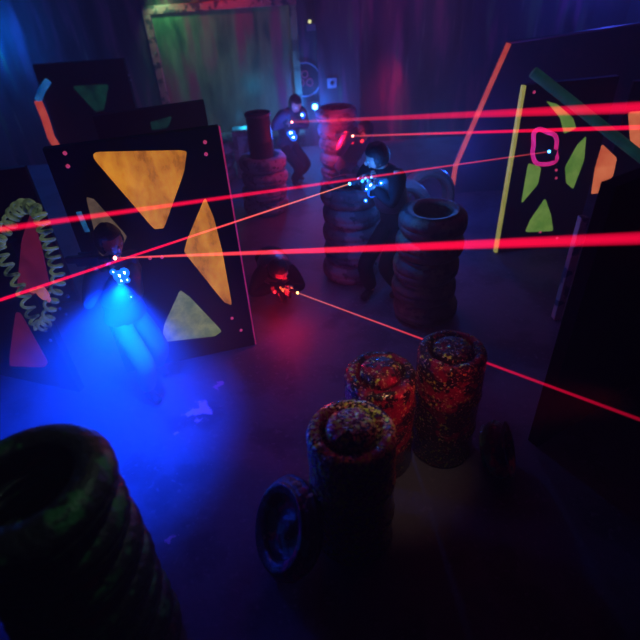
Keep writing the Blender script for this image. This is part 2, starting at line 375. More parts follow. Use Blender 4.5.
# coiled green hose round the pink triangle
def coil():
    loop = [(33,203),(44,210),(50,226),(56,244),(61,262),(63,280),(56,298),(52,316),(44,322),(37,312),(28,290),(16,268),(6,248),(4,236),(14,222),(22,208)]
    W = [onplane(x, y, Q0, Q1)+qn*0.05 for x, y in loop]
    n = len(W); P = []
    for i in range(n):
        for j in range(12):
            t = j/12; p0_, p1_, p2_, p3_ = W[i-1], W[i], W[(i+1)%n], W[(i+2)%n]
            P.append(0.5*((2*p1_)+(p2_-p0_)*t+(2*p0_-5*p1_+4*p2_-p3_)*t*t+(3*p1_-p0_-3*p2_+p3_)*t**3))
    m_ = len(P); pts = []; turns = 34; steps = turns*14
    for k in range(steps):
        u = k/steps*m_; i = int(u); f = u-i
        c = P[i]*(1-f)+P[(i+1)%m_]*f; t = (P[(i+1)%m_]-P[i]).normalized()
        s = t.cross(qn).normalized(); a = 2*PI*turns*k/steps
        pts.append(c + s*0.040*math.cos(a) + qn*0.034*math.sin(a) + t*0.012*math.cos(a))
    mid = sum(W, V())/n; base = V((mid.x, mid.y, 0))
    bm = bmesh.new(); tube(bm, [p-base for p in pts], 0.0125, 6, closed=True)
    o = obj('coiled_hose', bm, fluo('hose_green', (0.01, 0.03, 0.02), (0.3, 0.42, 0.2), 0.22, 9), smooth=True); o.location = base
    tag(o, 'pale green coiled hose looped around the dark pink triangle', 'hose')
coil()
def rag():
    c = onplane(55, 284, Q0, Q1)+qn*0.12
    bm = bmesh.new(); ball(bm, (0,0,0), 0.042, (1, 0.6, 1.25), 3); ball(bm, (-0.05,0,0.02), 0.024, (1.5,0.6,0.7), 2); ball(bm, (0.02,0,-0.05), 0.022, (0.7,0.7,1.5), 2)
    for v in bm.verts: v.co += v.co.normalized()*noise.noise(v.co*30)*0.014
    o = obj('cloth_knot', bm, fluo('cloth_orange', (0.6, 0.1, 0.05), (0.9, 0.25, 0.12), 0.4, 8), smooth=True); o.location = c
    tag(o, 'small orange cloth knot tied on the green coiled hose', 'cloth')
rag()

# rear-left panels
T0 = V((-4.25, 7.55, 0)); T1 = V((-2.62, 7.72, 0))
Ta, Tb = at(28, 76, 7.6), at(134, 66, 7.6)
rl, rd, rn = panel('maze_panel', 'dim black board with a faint green triangle at the back left', (at(66,160,7.6).x, 7.6), (at(141,128,7.6).x, 7.6), 1.93, 0.08,
    [(M_teal, 'triangular_inset', 'faint green triangle', [(72,86),(109,84),(104,110),(96,112)])],
    bolts=[(129,75),(131,80)], boltmat=M_boltdim)
# bent edge tube on its left (red then blue)
def bent():
    p = [at(51,137,7.45), at(45,118,7.45), at(38,101,7.45)]
    q = [at(38,100,7.45), at(42,90,7.45), at(48,81,7.45)]
    c = V((p[0].x, 7.45, 0)); e = empty('edge_tube', c); tag(e, 'bent tube with red lower and blue upper length on the rear left board', 'tube')
    bm = bmesh.new(); tube(bm, [V((0.25, 0, 0.0)), p[0]-c]+[x-c for x in p[1:]], 0.05, 10); obj('lower_tube', bm, M_strip_red, e, True, 'red length')
    bm = bmesh.new(); tube(bm, [x-c for x in q], 0.045, 10); obj('upper_tube', bm, fluo('blue_tube', (0.0, 0.12, 0.5), (0.05, 0.35, 0.9), 0.4, 4), e, True, 'blue length')
bent()
panel('maze_panel', 'plain black board at the left edge behind the coiled hose', (-4.3, 4.3), (-2.62, 4.66), 1.48, 0.08, [])
# board in between, its top edge slanting
B0, B1 = V((-2.15, 5.37, 0)), V((-1.08, 5.75, 0))
panel('maze_panel', 'plain black board standing just behind the orange triangle board', (B0.x, B0.y), (B1.x, B1.y), 1.72, 0.08,
      [(M_teal, 'triangular_inset', 'faint teal triangle', [(150,122),(172,116),(168,128),(152,130)])])

# ------------------------------------------------------------------ right side boards
R1a, R1b = V((2.11, 5.08, 0)), V((3.06, 5.19, 0))
panel('maze_panel', 'black board with green triangles and a lime left edge', (R1a.x, R1a.y), (R1b.x, R1b.y), 1.80, 0.07,
    [(M_green, 'triangular_inset', 'green left triangle', [(528,163),(541,167),(538,184),(521,204)]),
     (M_green, 'triangular_inset', 'green right triangle', [(586,136),(584,160),(573,189),(566,183),(565,167),(577,145)]),
     (M_green, 'triangular_inset', 'green lower triangle', [(545,198),(551,215),(553,231),(525,232),(530,220)]),
     (M_green, 'triangular_inset', 'green top triangle', [(546,101),(557,104),(573,118),(576,128),(564,134),(560,118)])],
    bolts=[(534,92),(540,232),(557,238),(556,170),(556,178)], edge=[('a', M_strip_lime, 0.03, 'lime painted edge')])
R2a, R2b = V((3.17, 5.12, 0)), V((4.6, 4.55, 0))
panel('maze_panel', 'black board with coral orange curved patches at right edge', (R2a.x, R2a.y), (R2b.x, R2b.y), 1.76, 0.07,
    [(M_coral, 'curved_inset', 'coral lower patch', [(602,144),(617,158),(613,176),(599,193),(591,194),(595,168)]),
     (M_coral, 'curved_inset', 'coral upper patch', [(628,112),(655,110),(660,145),(640,149),(630,141)]),
     (M_green, 'triangular_inset', 'dull green sliver', [(578,99),(590,98),(585,106)])])
# pink hole ring with gun
def ring():
    pts = [(532,135),(533,131),(538,128),(546,131),(553,134),(555,140),(554,150),(555,158),(550,162),(541,163),(534,161),(531,152),(532,144)]
    W = [onplane(x, y, R1a, R1b)+V((0,-0.04,0)) for x, y in pts]; c = sum(W, V())/len(W); base = V((c.x, c.y, 0))
    n = len(W); P = []
    for i in range(n):
        for j in range(4):
            t = j/4; a, b, d, e = W[i-1], W[i], W[(i+1)%n], W[(i+2)%n]
            P.append(0.5*((2*b)+(d-a)*t+(2*a-5*b+4*d-e)*t*t+(3*b-a-3*d+e)*t**3)-base)
    bm = bmesh.new(); tube(bm, P, 0.022, 8, closed=True)
    o = obj('porthole_ring', bm, fluo('ring_pink', (0.6, 0.01, 0.16), (0.9, 0.03, 0.3), 0.7, 9), smooth=True); o.location = base
    tag(o, 'bright pink wobbly ring around the firing hole in the green triangle board', 'ring')
    bm = bmesh.new(); w_ = [p*1 for p in P[::2]]; cc = c-base
    prism(bm, [cc+(p-cc)*0.86 for p in w_], V((0, 0.02, 0))); 
    o2 = obj('hole_dark', bm, M_matte, o)  # black sheet stands in for the dark inside of the hole
ring()
# long green pole leaning on the boards
def pole():
    a = at(533, 72, 5.0); b = ground(770, 262); 
    base = V((b.x, b.y, 0)); bm = bmesh.new(); tube(bm, [b-base+V((0,0,0.03)), a-base], 0.05, 12)
    o = obj('leaning_pole', bm, fluo('pole_green', (0.0, 0.03, 0.025), (0.01, 0.07, 0.05), 0.35, 5), smooth=True); o.location = base
    tag(o, 'long dark green pole slanting across the right-hand boards', 'pole')
pole()
# partition with coral edge
def partition():
    Yp = 6.9
    pts = [at(508,43,Yp), at(489,86,Yp), at(470,130,Yp), at(455,165,Yp)]
    bz = V((pts[-1].x-0.02, Yp, 0)); right = 5.3
    outline = pts+[bz, V((right, Yp, 0)), V((right, Yp, 2.1))]
    base = V((3.6, Yp, 0)); e = empty('partition_wall', base); tag(e, 'tall dark partition with a slanting coral edge at the back right', 'partition')
    bm = bmesh.new(); prism(bm, [p-base for p in outline], V((0, 0.1, 0)))
    obj('board', bm, mat('partition_paint', (0.05, 0.05, 0.09), 0.5, 0.4, mottles=[((0.1, 0.06, 0.1), 0.55, 3)], bump=0.3, bscale=6), e)
    bm = bmesh.new(); tube(bm, [p-base+V((0,-0.03,0)) for p in pts+[bz+V((0,0,0.05))]], 0.034, 8); obj('edge_strip', bm, M_strip_red, e, True, 'coral edge strip')
    bm = bmesh.new(); tube(bm, [pts[0]-base+V((0,-0.02,0)), V((right, Yp, 2.1))-base+V((0,-0.02,0))], 0.012, 6); obj('edge_strip', bm, mat('dim_mauve', (0.4, 0.15, 0.3), 0.5), e, True, 'thin mauve top edge')
partition()
# near dark board lower right
N0, N1 = V((1.475, 2.28, 0)), V((2.7, 2.95, 0))
nb, nd, nn = panel('maze_panel', 'large black board in the lower right foreground', (N0.x, N0.y), (N1.x, N1.y), 1.92, 0.08,
    [(mat('dull_green_patch', (0.02, 0.1, 0.02), 0.8), 'painted_patch', 'dull green patch', [(570,421),(582,415),(592,420),(578,425)]),
     (mat('dull_orange_patch', (0.14, 0.04, 0.02), 0.8), 'painted_patch', 'dull orange patch', [(614,404),(628,386),(634,398),(622,407)])], mat_=M_matte)
def post():
    a, b = at(588, 224, 3.3), None
    g_ = ground(556, 318); base = V((g_.x, g_.y, 0)); t = at(590, 216, g_.y)
    bm = bmesh.new(); box(bm, (0, 0, t.z/2), (0.07, 0.07, t.z), bev=0.008)
    o = obj('wooden_post', bm, mat('weathered_post', (0.5, 0.36, 0.3), 0.8, bump=0.4, mottles=[((0.08, 0.09, 0.11), 0.5, 7)])); o.location = base
    tag(o, 'weathered square post standing behind the large black board at right', 'post')
post()

# ------------------------------------------------------------------ tyres
def tire_bm(R=0.31, r=0.165, h=0.2, seed=0, seg=64):
    prof = [(r, 0.035), (r+0.015, 0.012), (r+0.05, 0.0), (R-0.075, 0.004), (R-0.035, 0.018), (R-0.01, 0.045), (R, 0.075), (R, h/2-0.006), (R-0.006, h/2-0.003), (R-0.006, h/2+0.003), (R, h/2+0.006), (R, h-0.075),
            (R-0.01, h-0.045), (R-0.035, h-0.018), (R-0.075, h-0.004), (r+0.07, h-0.004), (r+0.055, h-0.0), (r+0.04, h-0.006), (r+0.015, h-0.012), (r, h-0.035),
            (r+0.02, h-0.04), (R-0.05, h-0.03), (R-0.02, h/2), (R-0.05, 0.03), (r+0.02, 0.04)]
    bm = bmesh.new()
    def fn(c):
        rr = math.hypot(c.x, c.y); a = math.atan2(c.y, c.x)
        if rr > R-0.045:
            k = 1 - 0.009*(0.5+0.5*math.cos(a*32+ (PI if c.z > h/2 else 0)))*(1 if rr > R-0.02 else 0.5)
        else: k = 1
        k *= 1+0.012*math.sin(2*a+seed)+0.008*math.sin(3*a+2*seed)
        return V((c.x*k, c.y*k, c.z))
    lathe(bm, prof, seg*2, closed=True, fn=fn); return bm
ORD = ['top', 'second', 'third', 'fourth', 'fifth', 'sixth', 'bottom']
def stack(x, y, n, h, mat_, where, grp, R=0.31, jit=0.02, group=True):
    meshes = [None, None]
    for k in range(n):
        v = k % 2
        if meshes[v] is None:
            o = obj('tire', tire_bm(R, R*0.54, h, v*2+x), mat_, smooth=True); meshes[v] = o.data
        else:
            o = bpy.data.objects.new('tire', meshes[v]); COL.objects.link(o)
        o.location = (x+random.uniform(-jit, jit), y+random.uniform(-jit, jit), k*h)
        o.rotation_euler = (0, 0, random.uniform(0, 6))
        i = n-1-k
        nm = 'topmost' if i == 0 else 'lowest' if k == 0 else ['', 'second', 'third', 'fourth', 'fifth', 'sixth'][i]
        lb = ('%s tire %s' % (nm, where)) if (i == 0 or k == 0) else ('%s tire from the top %s' % (nm, where))
        tag(o, lb, 'tire', grp)
stack(-1.15, 1.2, 7, 0.2, M_rubber_paint, 'of the big paint-sprayed foreground stack at lower left', 'tires of the foreground stack', 0.32, 0.012)
stack(-0.63, 6.75, 4, 0.2, M_rubber_pale, 'of the short pale stack holding the dark pole', 'tires of the short pale stack', 0.32)
stack(0.40, 4.86, 5, 0.21, M_rubber, 'of the stack in front of the crouching blue-vest player', 'tires of the middle stack', 0.31)
stack(1.02, 4.0, 5, 0.22, M_rubber_dark, 'of the open stack right of the blue-vest player', 'tires of the right-hand stack', 0.30)
stack(0.44, 7.35, 6, 0.2, M_rubber_pale, 'of the tall back stack beside the red-lit player', 'tires of the tall back stack', 0.29)
# extra dim stack in the left distance
stack(-1.5, 8.15, 3, 0.2, M_rubber, 'of the low dim stack below the back window', 'tires of the low dim stack', 0.3)

def drum():
    e = empty('standing_drum', (-0.62, 6.75, 0.0)); tag(e, 'dark upright drum standing inside the short pale tire stack', 'drum')
    bm = bmesh.new(); lathe(bm, [(0.0, 0.0), (0.155, 0.0), (0.16, 0.01), (0.16, 0.5), (0.165, 0.51), (0.16, 0.52), (0.16, 0.97), (0.165, 0.98), (0.165, 1.0), (0.16, 1.01), (0.155, 1.29), (0.15, 1.3), (0.0, 1.3)], 40)
    obj('drum_body', bm, mat('drum_grey', (0.018, 0.025, 0.025), 0.55, 0.4, bump=0.2), e, True)
    bm = bmesh.new(); lathe(bm, [(0.14, 1.295), (0.168, 1.295), (0.168, 1.33), (0.14, 1.33)], 40, closed=True); obj('rim', bm, M_rubber, e, True)
drum()

# big tyres standing on edge behind the blue-vest player
def standing_tire(px, py, Y, R, label, tilt=0.12, rz=0.5):
    p = at(px, py, Y)
    bm = tire_bm(R, R*0.66, 0.19, 1.0)
    o = obj('tire', bm, mat('wet_rubber', (0.2, 0.22, 0.24), 0.28, 0.6, bump=0.4, mottles=[((0.2, 0.25, 0.25), 0.55, 8)]), smooth=True)
    o.rotation_euler = (PI/2-tilt, 0, rz); o.location = (p.x, Y, R)
    tag(o, label, 'tire'); return o

# ------------------------------------------------------------------ splattered barrels
def barrel(x, y, h, R, mt, label, dome=0.05):
    e = empty('barrel', (x, y, 0)); tag(e, label, 'barrel', 'splattered barrels in the foreground')
    e.rotation_euler = (0, 0, random.uniform(0, 6))
    def wob(c):
        q = c*1.0; f = 1+0.018*noise.noise(V((c.x*4, c.y*4, c.z*5+x*9)))
        return V((c.x*f, c.y*f, c.z+0.006*noise.noise(V((c.x*14, c.y*14, x)))))
    bm = bmesh.new(); lathe(bm, [(0, 0), (R-0.02, 0), (R, 0.015), (R, 0.26), (R+0.008, 0.275), (R, 0.29), (R, 0.55), (R+0.008, 0.565), (R, 0.58), (R, h-0.03), (R-0.012, h-0.008), (R-0.03, h),
                                   (R*0.72, h), (R*0.68, h-0.01), (R*0.66, h-0.035), (0, h-0.035)], 64, fn=wob)
    obj('barrel_body', bm, mt, e, True)
    bm = bmesh.new(); lathe(bm, [(R*0.56, h-0.036), (R*0.57, h-0.005), (R*0.52, h+dome*0.55), (R*0.4, h+dome*0.85), (R*0.2, h+dome), (0, h+dome*1.02)], 48, fn=wob)
    obj('domed_cap', bm, mt, e, True)
barrel(0.12, 1.74, 0.93, 0.235, M_barrel[0], 'nearest splattered barrel, gold and red, with a leaning wheel at its foot')
barrel(0.35, 2.30, 0.80, 0.225, M_barrel[1], 'middle splattered barrel, the reddest one, between the other two')
barrel(0.805, 2.36, 0.90, 0.212, M_barrel[2], 'splattered barrel farthest right, where a laser beam passes behind', 0.015)

M_wheel = mat('splattered_rubber', (0.04, 0.04, 0.05), 0.3, 0.6, bump=0.9, bscale=20, mottles=[((0.04, 0.3, 0.2), 0.5, 6), ((0.6, 0.03, 0.15), 0.55, 7), ((0.7, 0.45, 0.25), 0.64, 16)])
def leaning_wheel(loc, R, rot, label):
    e = empty('wheel', loc); e.rotation_euler = rot; tag(e, label, 'wheel')
    bm = tire_bm(R, R*0.6, 0.15, 2.0)
    for v in bm.verts: v.co.z -= 0.075
    obj('tire', bm, M_wheel, e, True)
    bm = bmesh.new(); lathe(bm, [(0.0, 0.02), (R*0.2, 0.025), (R*0.25, 0.0), (R*0.55, -0.01), (R*0.62, 0.03), (R*0.62, -0.05), (R*0.2, -0.06), (0, -0.06)], 40)
    obj('hub_disc', bm, M_wheel, e, True)
pA = ground(312, 530, 0.2)
leaning_wheel((-0.262, 1.62, 0.28), 0.29, (math.radians(10), math.radians(-56), math.radians(10)), 'splattered wheel leaning on the foot of the nearest barrel')
leaning_wheel((1.12, 2.14, 0.19), 0.19, (math.radians(20), math.radians(66), 0), 'small splattered wheel leaning on the right-hand barrel')

# ------------------------------------------------------------------ people
def skin_mesh(name, verts, edges, radii, root=0, sub=2):
    me = bpy.data.meshes.new(name); me.from_pydata([tuple(v) for v in verts], edges, [])
    o = bpy.data.objects.new(name, me); COL.objects.link(o)
    sk = o.modifiers.new('skin', 'SKIN'); sk.use_smooth_shade = True; sk.branch_smoothing = 0.6
    lay = me.skin_vertices[0].data
    for i, r in enumerate(radii):
        rr = r if isinstance(r, tuple) else (r, r)
        lay[i].radius = rr; lay[i].use_root = (i == root)
    sd = o.modifiers.new('sub', 'SUBSURF'); sd.levels = sub; sd.render_levels = sub
    dg = bpy.context.evaluated_depsgraph_get(); dg.update()
    out = bpy.data.meshes.new_from_object(o.evaluated_get(dg))
    bpy.data.objects.remove(o); return out
def join_meshes(name, meshes, extra=None):
    bm = bmesh.new()
    for me in meshes: bm.from_mesh(me)
    if extra: extra(bm)
    me = bpy.data.meshes.new(name); bm.to_mesh(me); bm.free(); return me

SKIN = mat('skin', (0.42, 0.24, 0.17), 0.55, 0.4)
HAIR = mat('dark_hair', (0.012, 0.008, 0.008), 0.5, 0.4, bump=0.6, bscale=60)
EYE = mat('eye_white', (0.6, 0.6, 0.6), 0.3)
def hand_chains(w, d, n, s, curl, thumb):
    """five finger chains from wrist w along d, curling towards n, spread along s"""
    out = []
    L4 = [0.030, 0.034, 0.031, 0.025]
    for i in range(4):
        b = w + d*0.03 + s*(i-1.5)*0.012; k = w + d*(0.085-0.004*abs(i-1.3)) + s*(i-1.5)*0.021
        c1 = (d*math.cos(curl)+n*math.sin(curl)); c2 = (d*math.cos(curl*2.1)+n*math.sin(curl*2.1)); c3 = (d*math.cos(curl*2.9)+n*math.sin(curl*2.9))
        p1 = k+c1*L4[i]*1.2; p2 = p1+c2*L4[i]*0.85; p3 = p2+c3*L4[i]*0.65
        out.append(([b, k, p1, p2, p3], [0.011, 0.010, 0.009, 0.0085, 0.007]))
    t0 = w + d*0.02 - s*thumb*0.018; t1 = w + d*0.05 - s*thumb*0.045 + n*0.012; t2 = t1 + (d*0.6 - s*thumb*0.25 + n*0.7).normalized()*0.034; t3 = t2+(d*0.7+n*0.7).normalized()*0.026
    out.append(([t0, t1, t2, t3], [0.013, 0.012, 0.010, 0.008]))
    return out
def person(name_label, J, shirt, pants, vest=None, leds=(), ledmat=None, halomat=None, hair=HAIR, face=(1,0,0), cat='person', sc=1.0, shirt_long=True, gun_dir=None):
    """J: dict of joints (world)."""
    base = V((J['pelvis'].x, J['pelvis'].y, 0)); e = empty('person', base); tag(e, name_label, cat)
    j = {k: v-base for k, v in J.items()}
    order = ['pelvis', 'waist', 'chest', 'neck0', 'neck1', 'shl', 'ell', 'wrl', 'shr', 'elr', 'wrr', 'hil', 'knl', 'anl', 'tol', 'hir', 'knr', 'anr', 'tor']
    f = V(face).normalized(); up = (j['neck'] - j['chest']).normalized()
    jj = dict(j); jj['waist'] = (j['pelvis']*0.5+j['chest']*0.5); jj['neck0'] = j['neck']; jj['neck1'] = j['neck']*0.45+j['head']*0.55
    rad = dict(pelvis=(0.115, 0.09), waist=(0.11, 0.085), chest=(0.14, 0.10), neck0=0.055, neck1=0.048, shl=0.054, ell=0.04, wrl=0.027, shr=0.054, elr=0.04, wrr=0.027,
               hil=0.075, knl=0.055, anl=0.038, tol=0.03, hir=0.075, knr=0.055, anr=0.038, tor=0.03)
    E_ = [('pelvis','waist'),('waist','chest'),('chest','neck0'),('neck0','neck1'),('chest','shl'),('shl','ell'),('ell','wrl'),('chest','shr'),('shr','elr'),('elr','wrr'),
          ('pelvis','hil'),('hil','knl'),('knl','anl'),('anl','tol'),('pelvis','hir'),('hir','knr'),('knr','anr'),('anr','tor')]
    def build(keys, edges, grow, nm, sub=2):
        idx = {k: i for i, k in enumerate(keys)}
        rr = []
        for k in keys:
            r = rad[k]; r = r if isinstance(r, tuple) else (r, r); rr.append((r[0]*sc+grow, r[1]*sc+grow))
        return skin_mesh(nm, [jj[k] for k in keys], [(idx[a], idx[b]) for a, b in edges if a in idx and b in idx], rr, 0, sub)
    body = build(order, E_, 0, 'body')
    chains = []
    g = V(gun_dir).normalized() if gun_dir is not None else f
    for side, wk, ek in ((1, 'wrl', 'ell'), (-1, 'wrr', 'elr')):
        d = (j[wk]-j[ek]).normalized(); s = d.cross(g)
        s = (V((0,0,1)) - d*d.z).normalized() if s.length < 0.2 else s.normalized()
        nrm = s.cross(d).normalized()
        for pts, rs in hand_chains(j[wk], d, nrm, s, 0.75, 1 if side > 0 else -1):
            chains.append(skin_mesh('f', [p for p in pts], [(i, i+1) for i in range(len(pts)-1)], rs, 0, 1))
        chains.append(skin_mesh('p', [j[wk], j[wk]+d*0.04, j[wk]+d*0.082], [(0,1),(1,2)], [(0.022,0.026),(0.02,0.036),(0.016,0.036)], 0, 1))
    h = j['head']; zup = (h-j['neck']).normalized(); zup = (zup+V((0,0,0.6))).normalized(); rt = f.cross(zup).normalized(); fu = zup.cross(rt).normalized()
    HM = Matrix((rt, fu, zup)).transposed()
    def face_fn(bm):
        vs_ = ball(bm, h, 0.1*sc, (0.8, 0.95, 1.15), 3, HM)
        for v in vs_:
            q = HM.inverted() @ (v.co-h)
            if q.z < 0: q.x *= 1+q.z*2.2; q.y *= 1+q.z*1.0
            v.co = HM @ q + h
        ball(bm, h+HM@V((0, 0.098, -0.015))*sc, 0.018*sc, (0.75, 1.1, 1.5), 2, HM)      # nose
        ball(bm, h+HM@V((0, 0.082, -0.058))*sc, 0.016*sc, (1.6, 0.6, 0.5), 2, HM)       # lips
        for sx in (-1, 1):
            ball(bm, h+HM@V((sx*0.082, -0.005, -0.01))*sc, 0.022*sc, (0.35, 0.8, 1.3), 2, HM)  # ears
    body = join_meshes('body', [body]+chains, face_fn)
    bo = obj('body', body, SKIN, e, True)
    for sx in (-1, 1):
        bm = bmesh.new(); ball(bm, h+HM@V((sx*0.033, 0.08, 0.01))*sc, 0.012*sc, (1.2, 0.7, 0.8), 2, HM); obj('eye', bm, EYE, e, True)
    bm = bmesh.new(); vs_ = ball(bm, h+HM@V((0, -0.012, 0.018))*sc, 0.112*sc, (0.86, 0.95, 1.1), 4, HM)
    dele = []
    for v in bm.verts:
        q = HM.inverted() @ (v.co-h)
        if (q.y > 0.045*sc and q.z < 0.055*sc) or q.z < -0.06*sc: dele.append(v)
    bmesh.ops.delete(bm, geom=dele, context='VERTS')
    for v in bm.verts: v.co += (v.co-h).normalized()*0.008*noise.noise(v.co*25)
    hm = obj('hair', bm, hair, e, True); so = hm.modifiers.new('thick', 'SOLIDIFY'); so.thickness = 0.012
    keys = ['pelvis', 'waist', 'chest', 'neck0', 'shl', 'ell', 'shr', 'elr']
    if shirt_long:
        for a, b in (('wrl', 'ell'), ('wrr', 'elr')): jj['c'+a] = j[a]*0.88+j[b]*0.12; rad['c'+a] = 0.03
        keys += ['cwrl', 'cwrr']
    else:
        for k, a, b in (('ell', 'ell', 'shl'), ('elr', 'elr', 'shr')): jj[k] = j[a]*0.75+j[b]*0.25
    def loft(stations):
        """rings round the torso: (centre, half width across the shoulders, half depth)"""
        bm = bmesh.new(); rings = []; rv = (j['shr']-j['shl']).normalized()
        for (c, a_, b_) in stations:
            ax = (j['neck']-j['pelvis']).normalized(); fv = ax.cross(rv).normalized()
            rings.append([bm.verts.new(c + rv*a_*sc*math.cos(2*PI*k/28)*(1+0.03*noise.noise(V((k, c.z*9, 1)))) + fv*b_*sc*math.sin(2*PI*k/28)*(1+0.05*noise.noise(V((k*0.7, c.z*14, 4))))) for k in range(28)])
        for A, B in zip(rings, rings[1:]):
            for k in range(28): bm.faces.new((A[k], A[(k+1)%28], B[(k+1)%28], B[k]))
        bmesh.ops.recalc_face_normals(bm, faces=bm.faces[:]); return bm
    P_, C_, N_ = j['pelvis'], j['chest'], j['neck']; dn = (P_-C_)
    lerp = lambda a_, b_, t: a_*(1-t)+b_*t
    torso = loft([(P_+dn*0.18, 0.165, 0.125), (P_+dn*0.16, 0.172, 0.132), (P_, 0.158, 0.122), (lerp(P_,C_,0.3), 0.145, 0.112), (lerp(P_,C_,0.6), 0.152, 0.116), (C_, 0.172, 0.126), (lerp(C_,N_,0.35), 0.178, 0.115), (lerp(C_,N_,0.7), 0.14, 0.09), (lerp(C_,N_,0.95), 0.075, 0.072), (lerp(C_,N_,1.12), 0.06, 0.062)])
    def chain(ks, rs):
        return skin_mesh('c', [jj[k] for k in ks], [(i, i+1) for i in range(len(ks)-1)], [(r*sc, r*sc) for r in rs], 0, 2)
    rad['neck0'] = 0.05
    jj['pelvis'] = j['pelvis']-(j['chest']-j['pelvis'])*0.12; rad['pelvis'] = (0.125, 0.1)
    slv = [chain(['chest', 'sh'+q, 'el'+q]+(['cwr'+q] if shirt_long else []), [0.09, 0.092, 0.058, 0.042][:4 if shirt_long else 3]) for q in 'lr']
    sh = join_meshes('shirt', slv)
    tm = bpy.data.meshes.new('t'); torso.to_mesh(tm); torso.free(); sh = join_meshes('shirt', [sh, tm])
    so = obj('shirt', sh, shirt, e, True); md = so.modifiers.new('thick', 'SOLIDIFY'); md.thickness = 0.006
    jj['pelvis'] = j['pelvis']; rad['pelvis'] = (0.105, 0.09); jj['tw'] = j['pelvis']*0.6+jj['waist']*0.4; rad['tw'] = (0.105, 0.085); rad['knl'] = rad['knr'] = 0.068
    for a, b in (('anl', 'knl'), ('anr', 'knr')): jj['c'+a] = j[a]*0.95+j[b]*0.05; rad['c'+a] = 0.056
    tr = build(['pelvis', 'tw', 'hil', 'knl', 'canl', 'hir', 'knr', 'canr'], E_+[('pelvis','tw'),('knl','canl'),('knr','canr')], 0.016, 'trousers')
    obj('trousers', tr, pants, e, True)
    for a, t in (('anl', 'tol'), ('anr', 'tor')):
        sm = skin_mesh('shoe', [j[a]*0.9+j[t]*0.1 - (j[t]-j[a])*0.25, j[a]*0.6+j[t]*0.4, j[t]], [(0,1),(1,2)], [(0.045,0.045),(0.042,0.045),(0.04,0.03)], 0, 2)
        obj('shoe', sm, M_black, e, True)
    if vest:
        vb = loft([(lerp(P_,C_,0.35), 0.16, 0.13), (lerp(P_,C_,0.38), 0.17, 0.142), (lerp(P_,C_,0.7), 0.172, 0.145), (C_, 0.185, 0.152), (lerp(C_,N_,0.4), 0.165, 0.138), (lerp(C_,N_,0.75), 0.13, 0.105), (lerp(C_,N_,0.78), 0.12, 0.095)])
        tree = BVHTree.FromBMesh(vb)
        vo = obj('sensor_vest', vb, vest, e, True); md = vo.modifiers.new('thick', 'SOLIDIFY'); md.thickness = 0.02
        for (px, py, r) in leds:
            dr = (at(px, py, 5)-CP).normalized(); q, _n, _i, _d = tree.ray_cast(CP-base, dr)
            if q is None:
                near = CP-base + dr*((C_+base-CP).dot(dr)); q, _n, _i, _d = tree.find_nearest(near)
                if (q-near).length < 0.25: q = q.lerp(near, 0.55)
            q = q - dr*0.012
            bm = bmesh.new(); ball(bm, q, r, sub=2); lo = obj('vest_light', bm, ledmat, vo, True)
            bm = bmesh.new(); ball(bm, q+dr*r*0.9, r*1.9, sub=2); obj('light_halo', bm, halomat, vo, True)  # glowing ball imitates the coloured halo round each vest light
    return e
def gun(tip, d, label, color, glowmat, side=None):
    d = V(d).normalized(); z = (V((0,0,1))-d*d.z).normalized(); y = z.cross(d)
    M = Matrix((d, y, z)).transposed().to_4x4(); M.translation = V(tip)
    e = bpy.data.objects.new('laser_gun', None); COL.objects.link(e); e.matrix_world = M; e.empty_display_size = .1
    tag(e, label, 'laser gun')
    bm = bmesh.new(); box(bm, (-0.24, 0, -0.01), (0.22, 0.05, 0.075), bev=0.012); box(bm, (-0.38, 0, 0.0), (0.1, 0.04, 0.05), bev=0.01); obj('gun_body', bm, color, e)
    bm = bmesh.new(); tube(bm, [(-0.14,0,0), (-0.02,0,0)], 0.018, 14); tube(bm, [(-0.05,0,0), (-0.012,0,0)], 0.025, 14); obj('barrel', bm, M_black, e, True)
    bm = bmesh.new(); box(bm, (-0.29, 0, -0.09), (0.045, 0.034, 0.12), Matrix.Rotation(-0.12, 4, 'Y'), bev=0.008); obj('grip', bm, M_black, e)
    bm = bmesh.new(); box(bm, (-0.16, 0, -0.065), (0.04, 0.032, 0.07), bev=0.008); obj('fore_grip', bm, M_black, e)
    bm = bmesh.new(); box(bm, (-0.24, 0, 0.042), (0.12, 0.014, 0.02), bev=0.003); obj('sight', bm, M_black, e)
    bm = bmesh.new(); ball(bm, (-0.008,0,0), 0.014, (0.6,1,1), 2); obj('lens', bm, glowmat, e, True)
    if side:
        for sy in (-1, 1):
            for (xx, zz, r) in ((-0.13, 0.0, 0.017), (-0.165, 0.012, 0.013), (-0.2, -0.012, 0.019), (-0.235, 0.006, 0.013)):
                bm = bmesh.new(); ball(bm, (xx, sy*0.026, zz), r, (1, 0.5, 1), 2); obj('side_glow', bm, side, e, True)  # glow spots added to make up for faint vest lights
    return e, M
def beam(a, b, r0, r1, label, es, tail=0.8, core=(1, 0.1, 0.1)):
    a, b = V(a), V(b); d = b-a; M = d.to_track_quat('X', 'Z').to_matrix().to_4x4(); M.translation = a
    n = 24; Ls = d.length; bm = bmesh.new()
    tube(bm, [(Ls*i/n, 0, 0) for i in range(n+1)], [r0+(r1-r0)*i/n for i in range(n+1)], 20, cap=False)
    o = obj('laser_beam', bm, beam_mat('beam', core, es, tail), None, True); o.matrix_world = M
    at_ = o.data.attributes.new('along', 'FLOAT', 'POINT')
    for i, v in enumerate(o.data.vertices): at_.data[i].value = v.co.x/Ls
    tag(o, label, 'laser beam'); return o

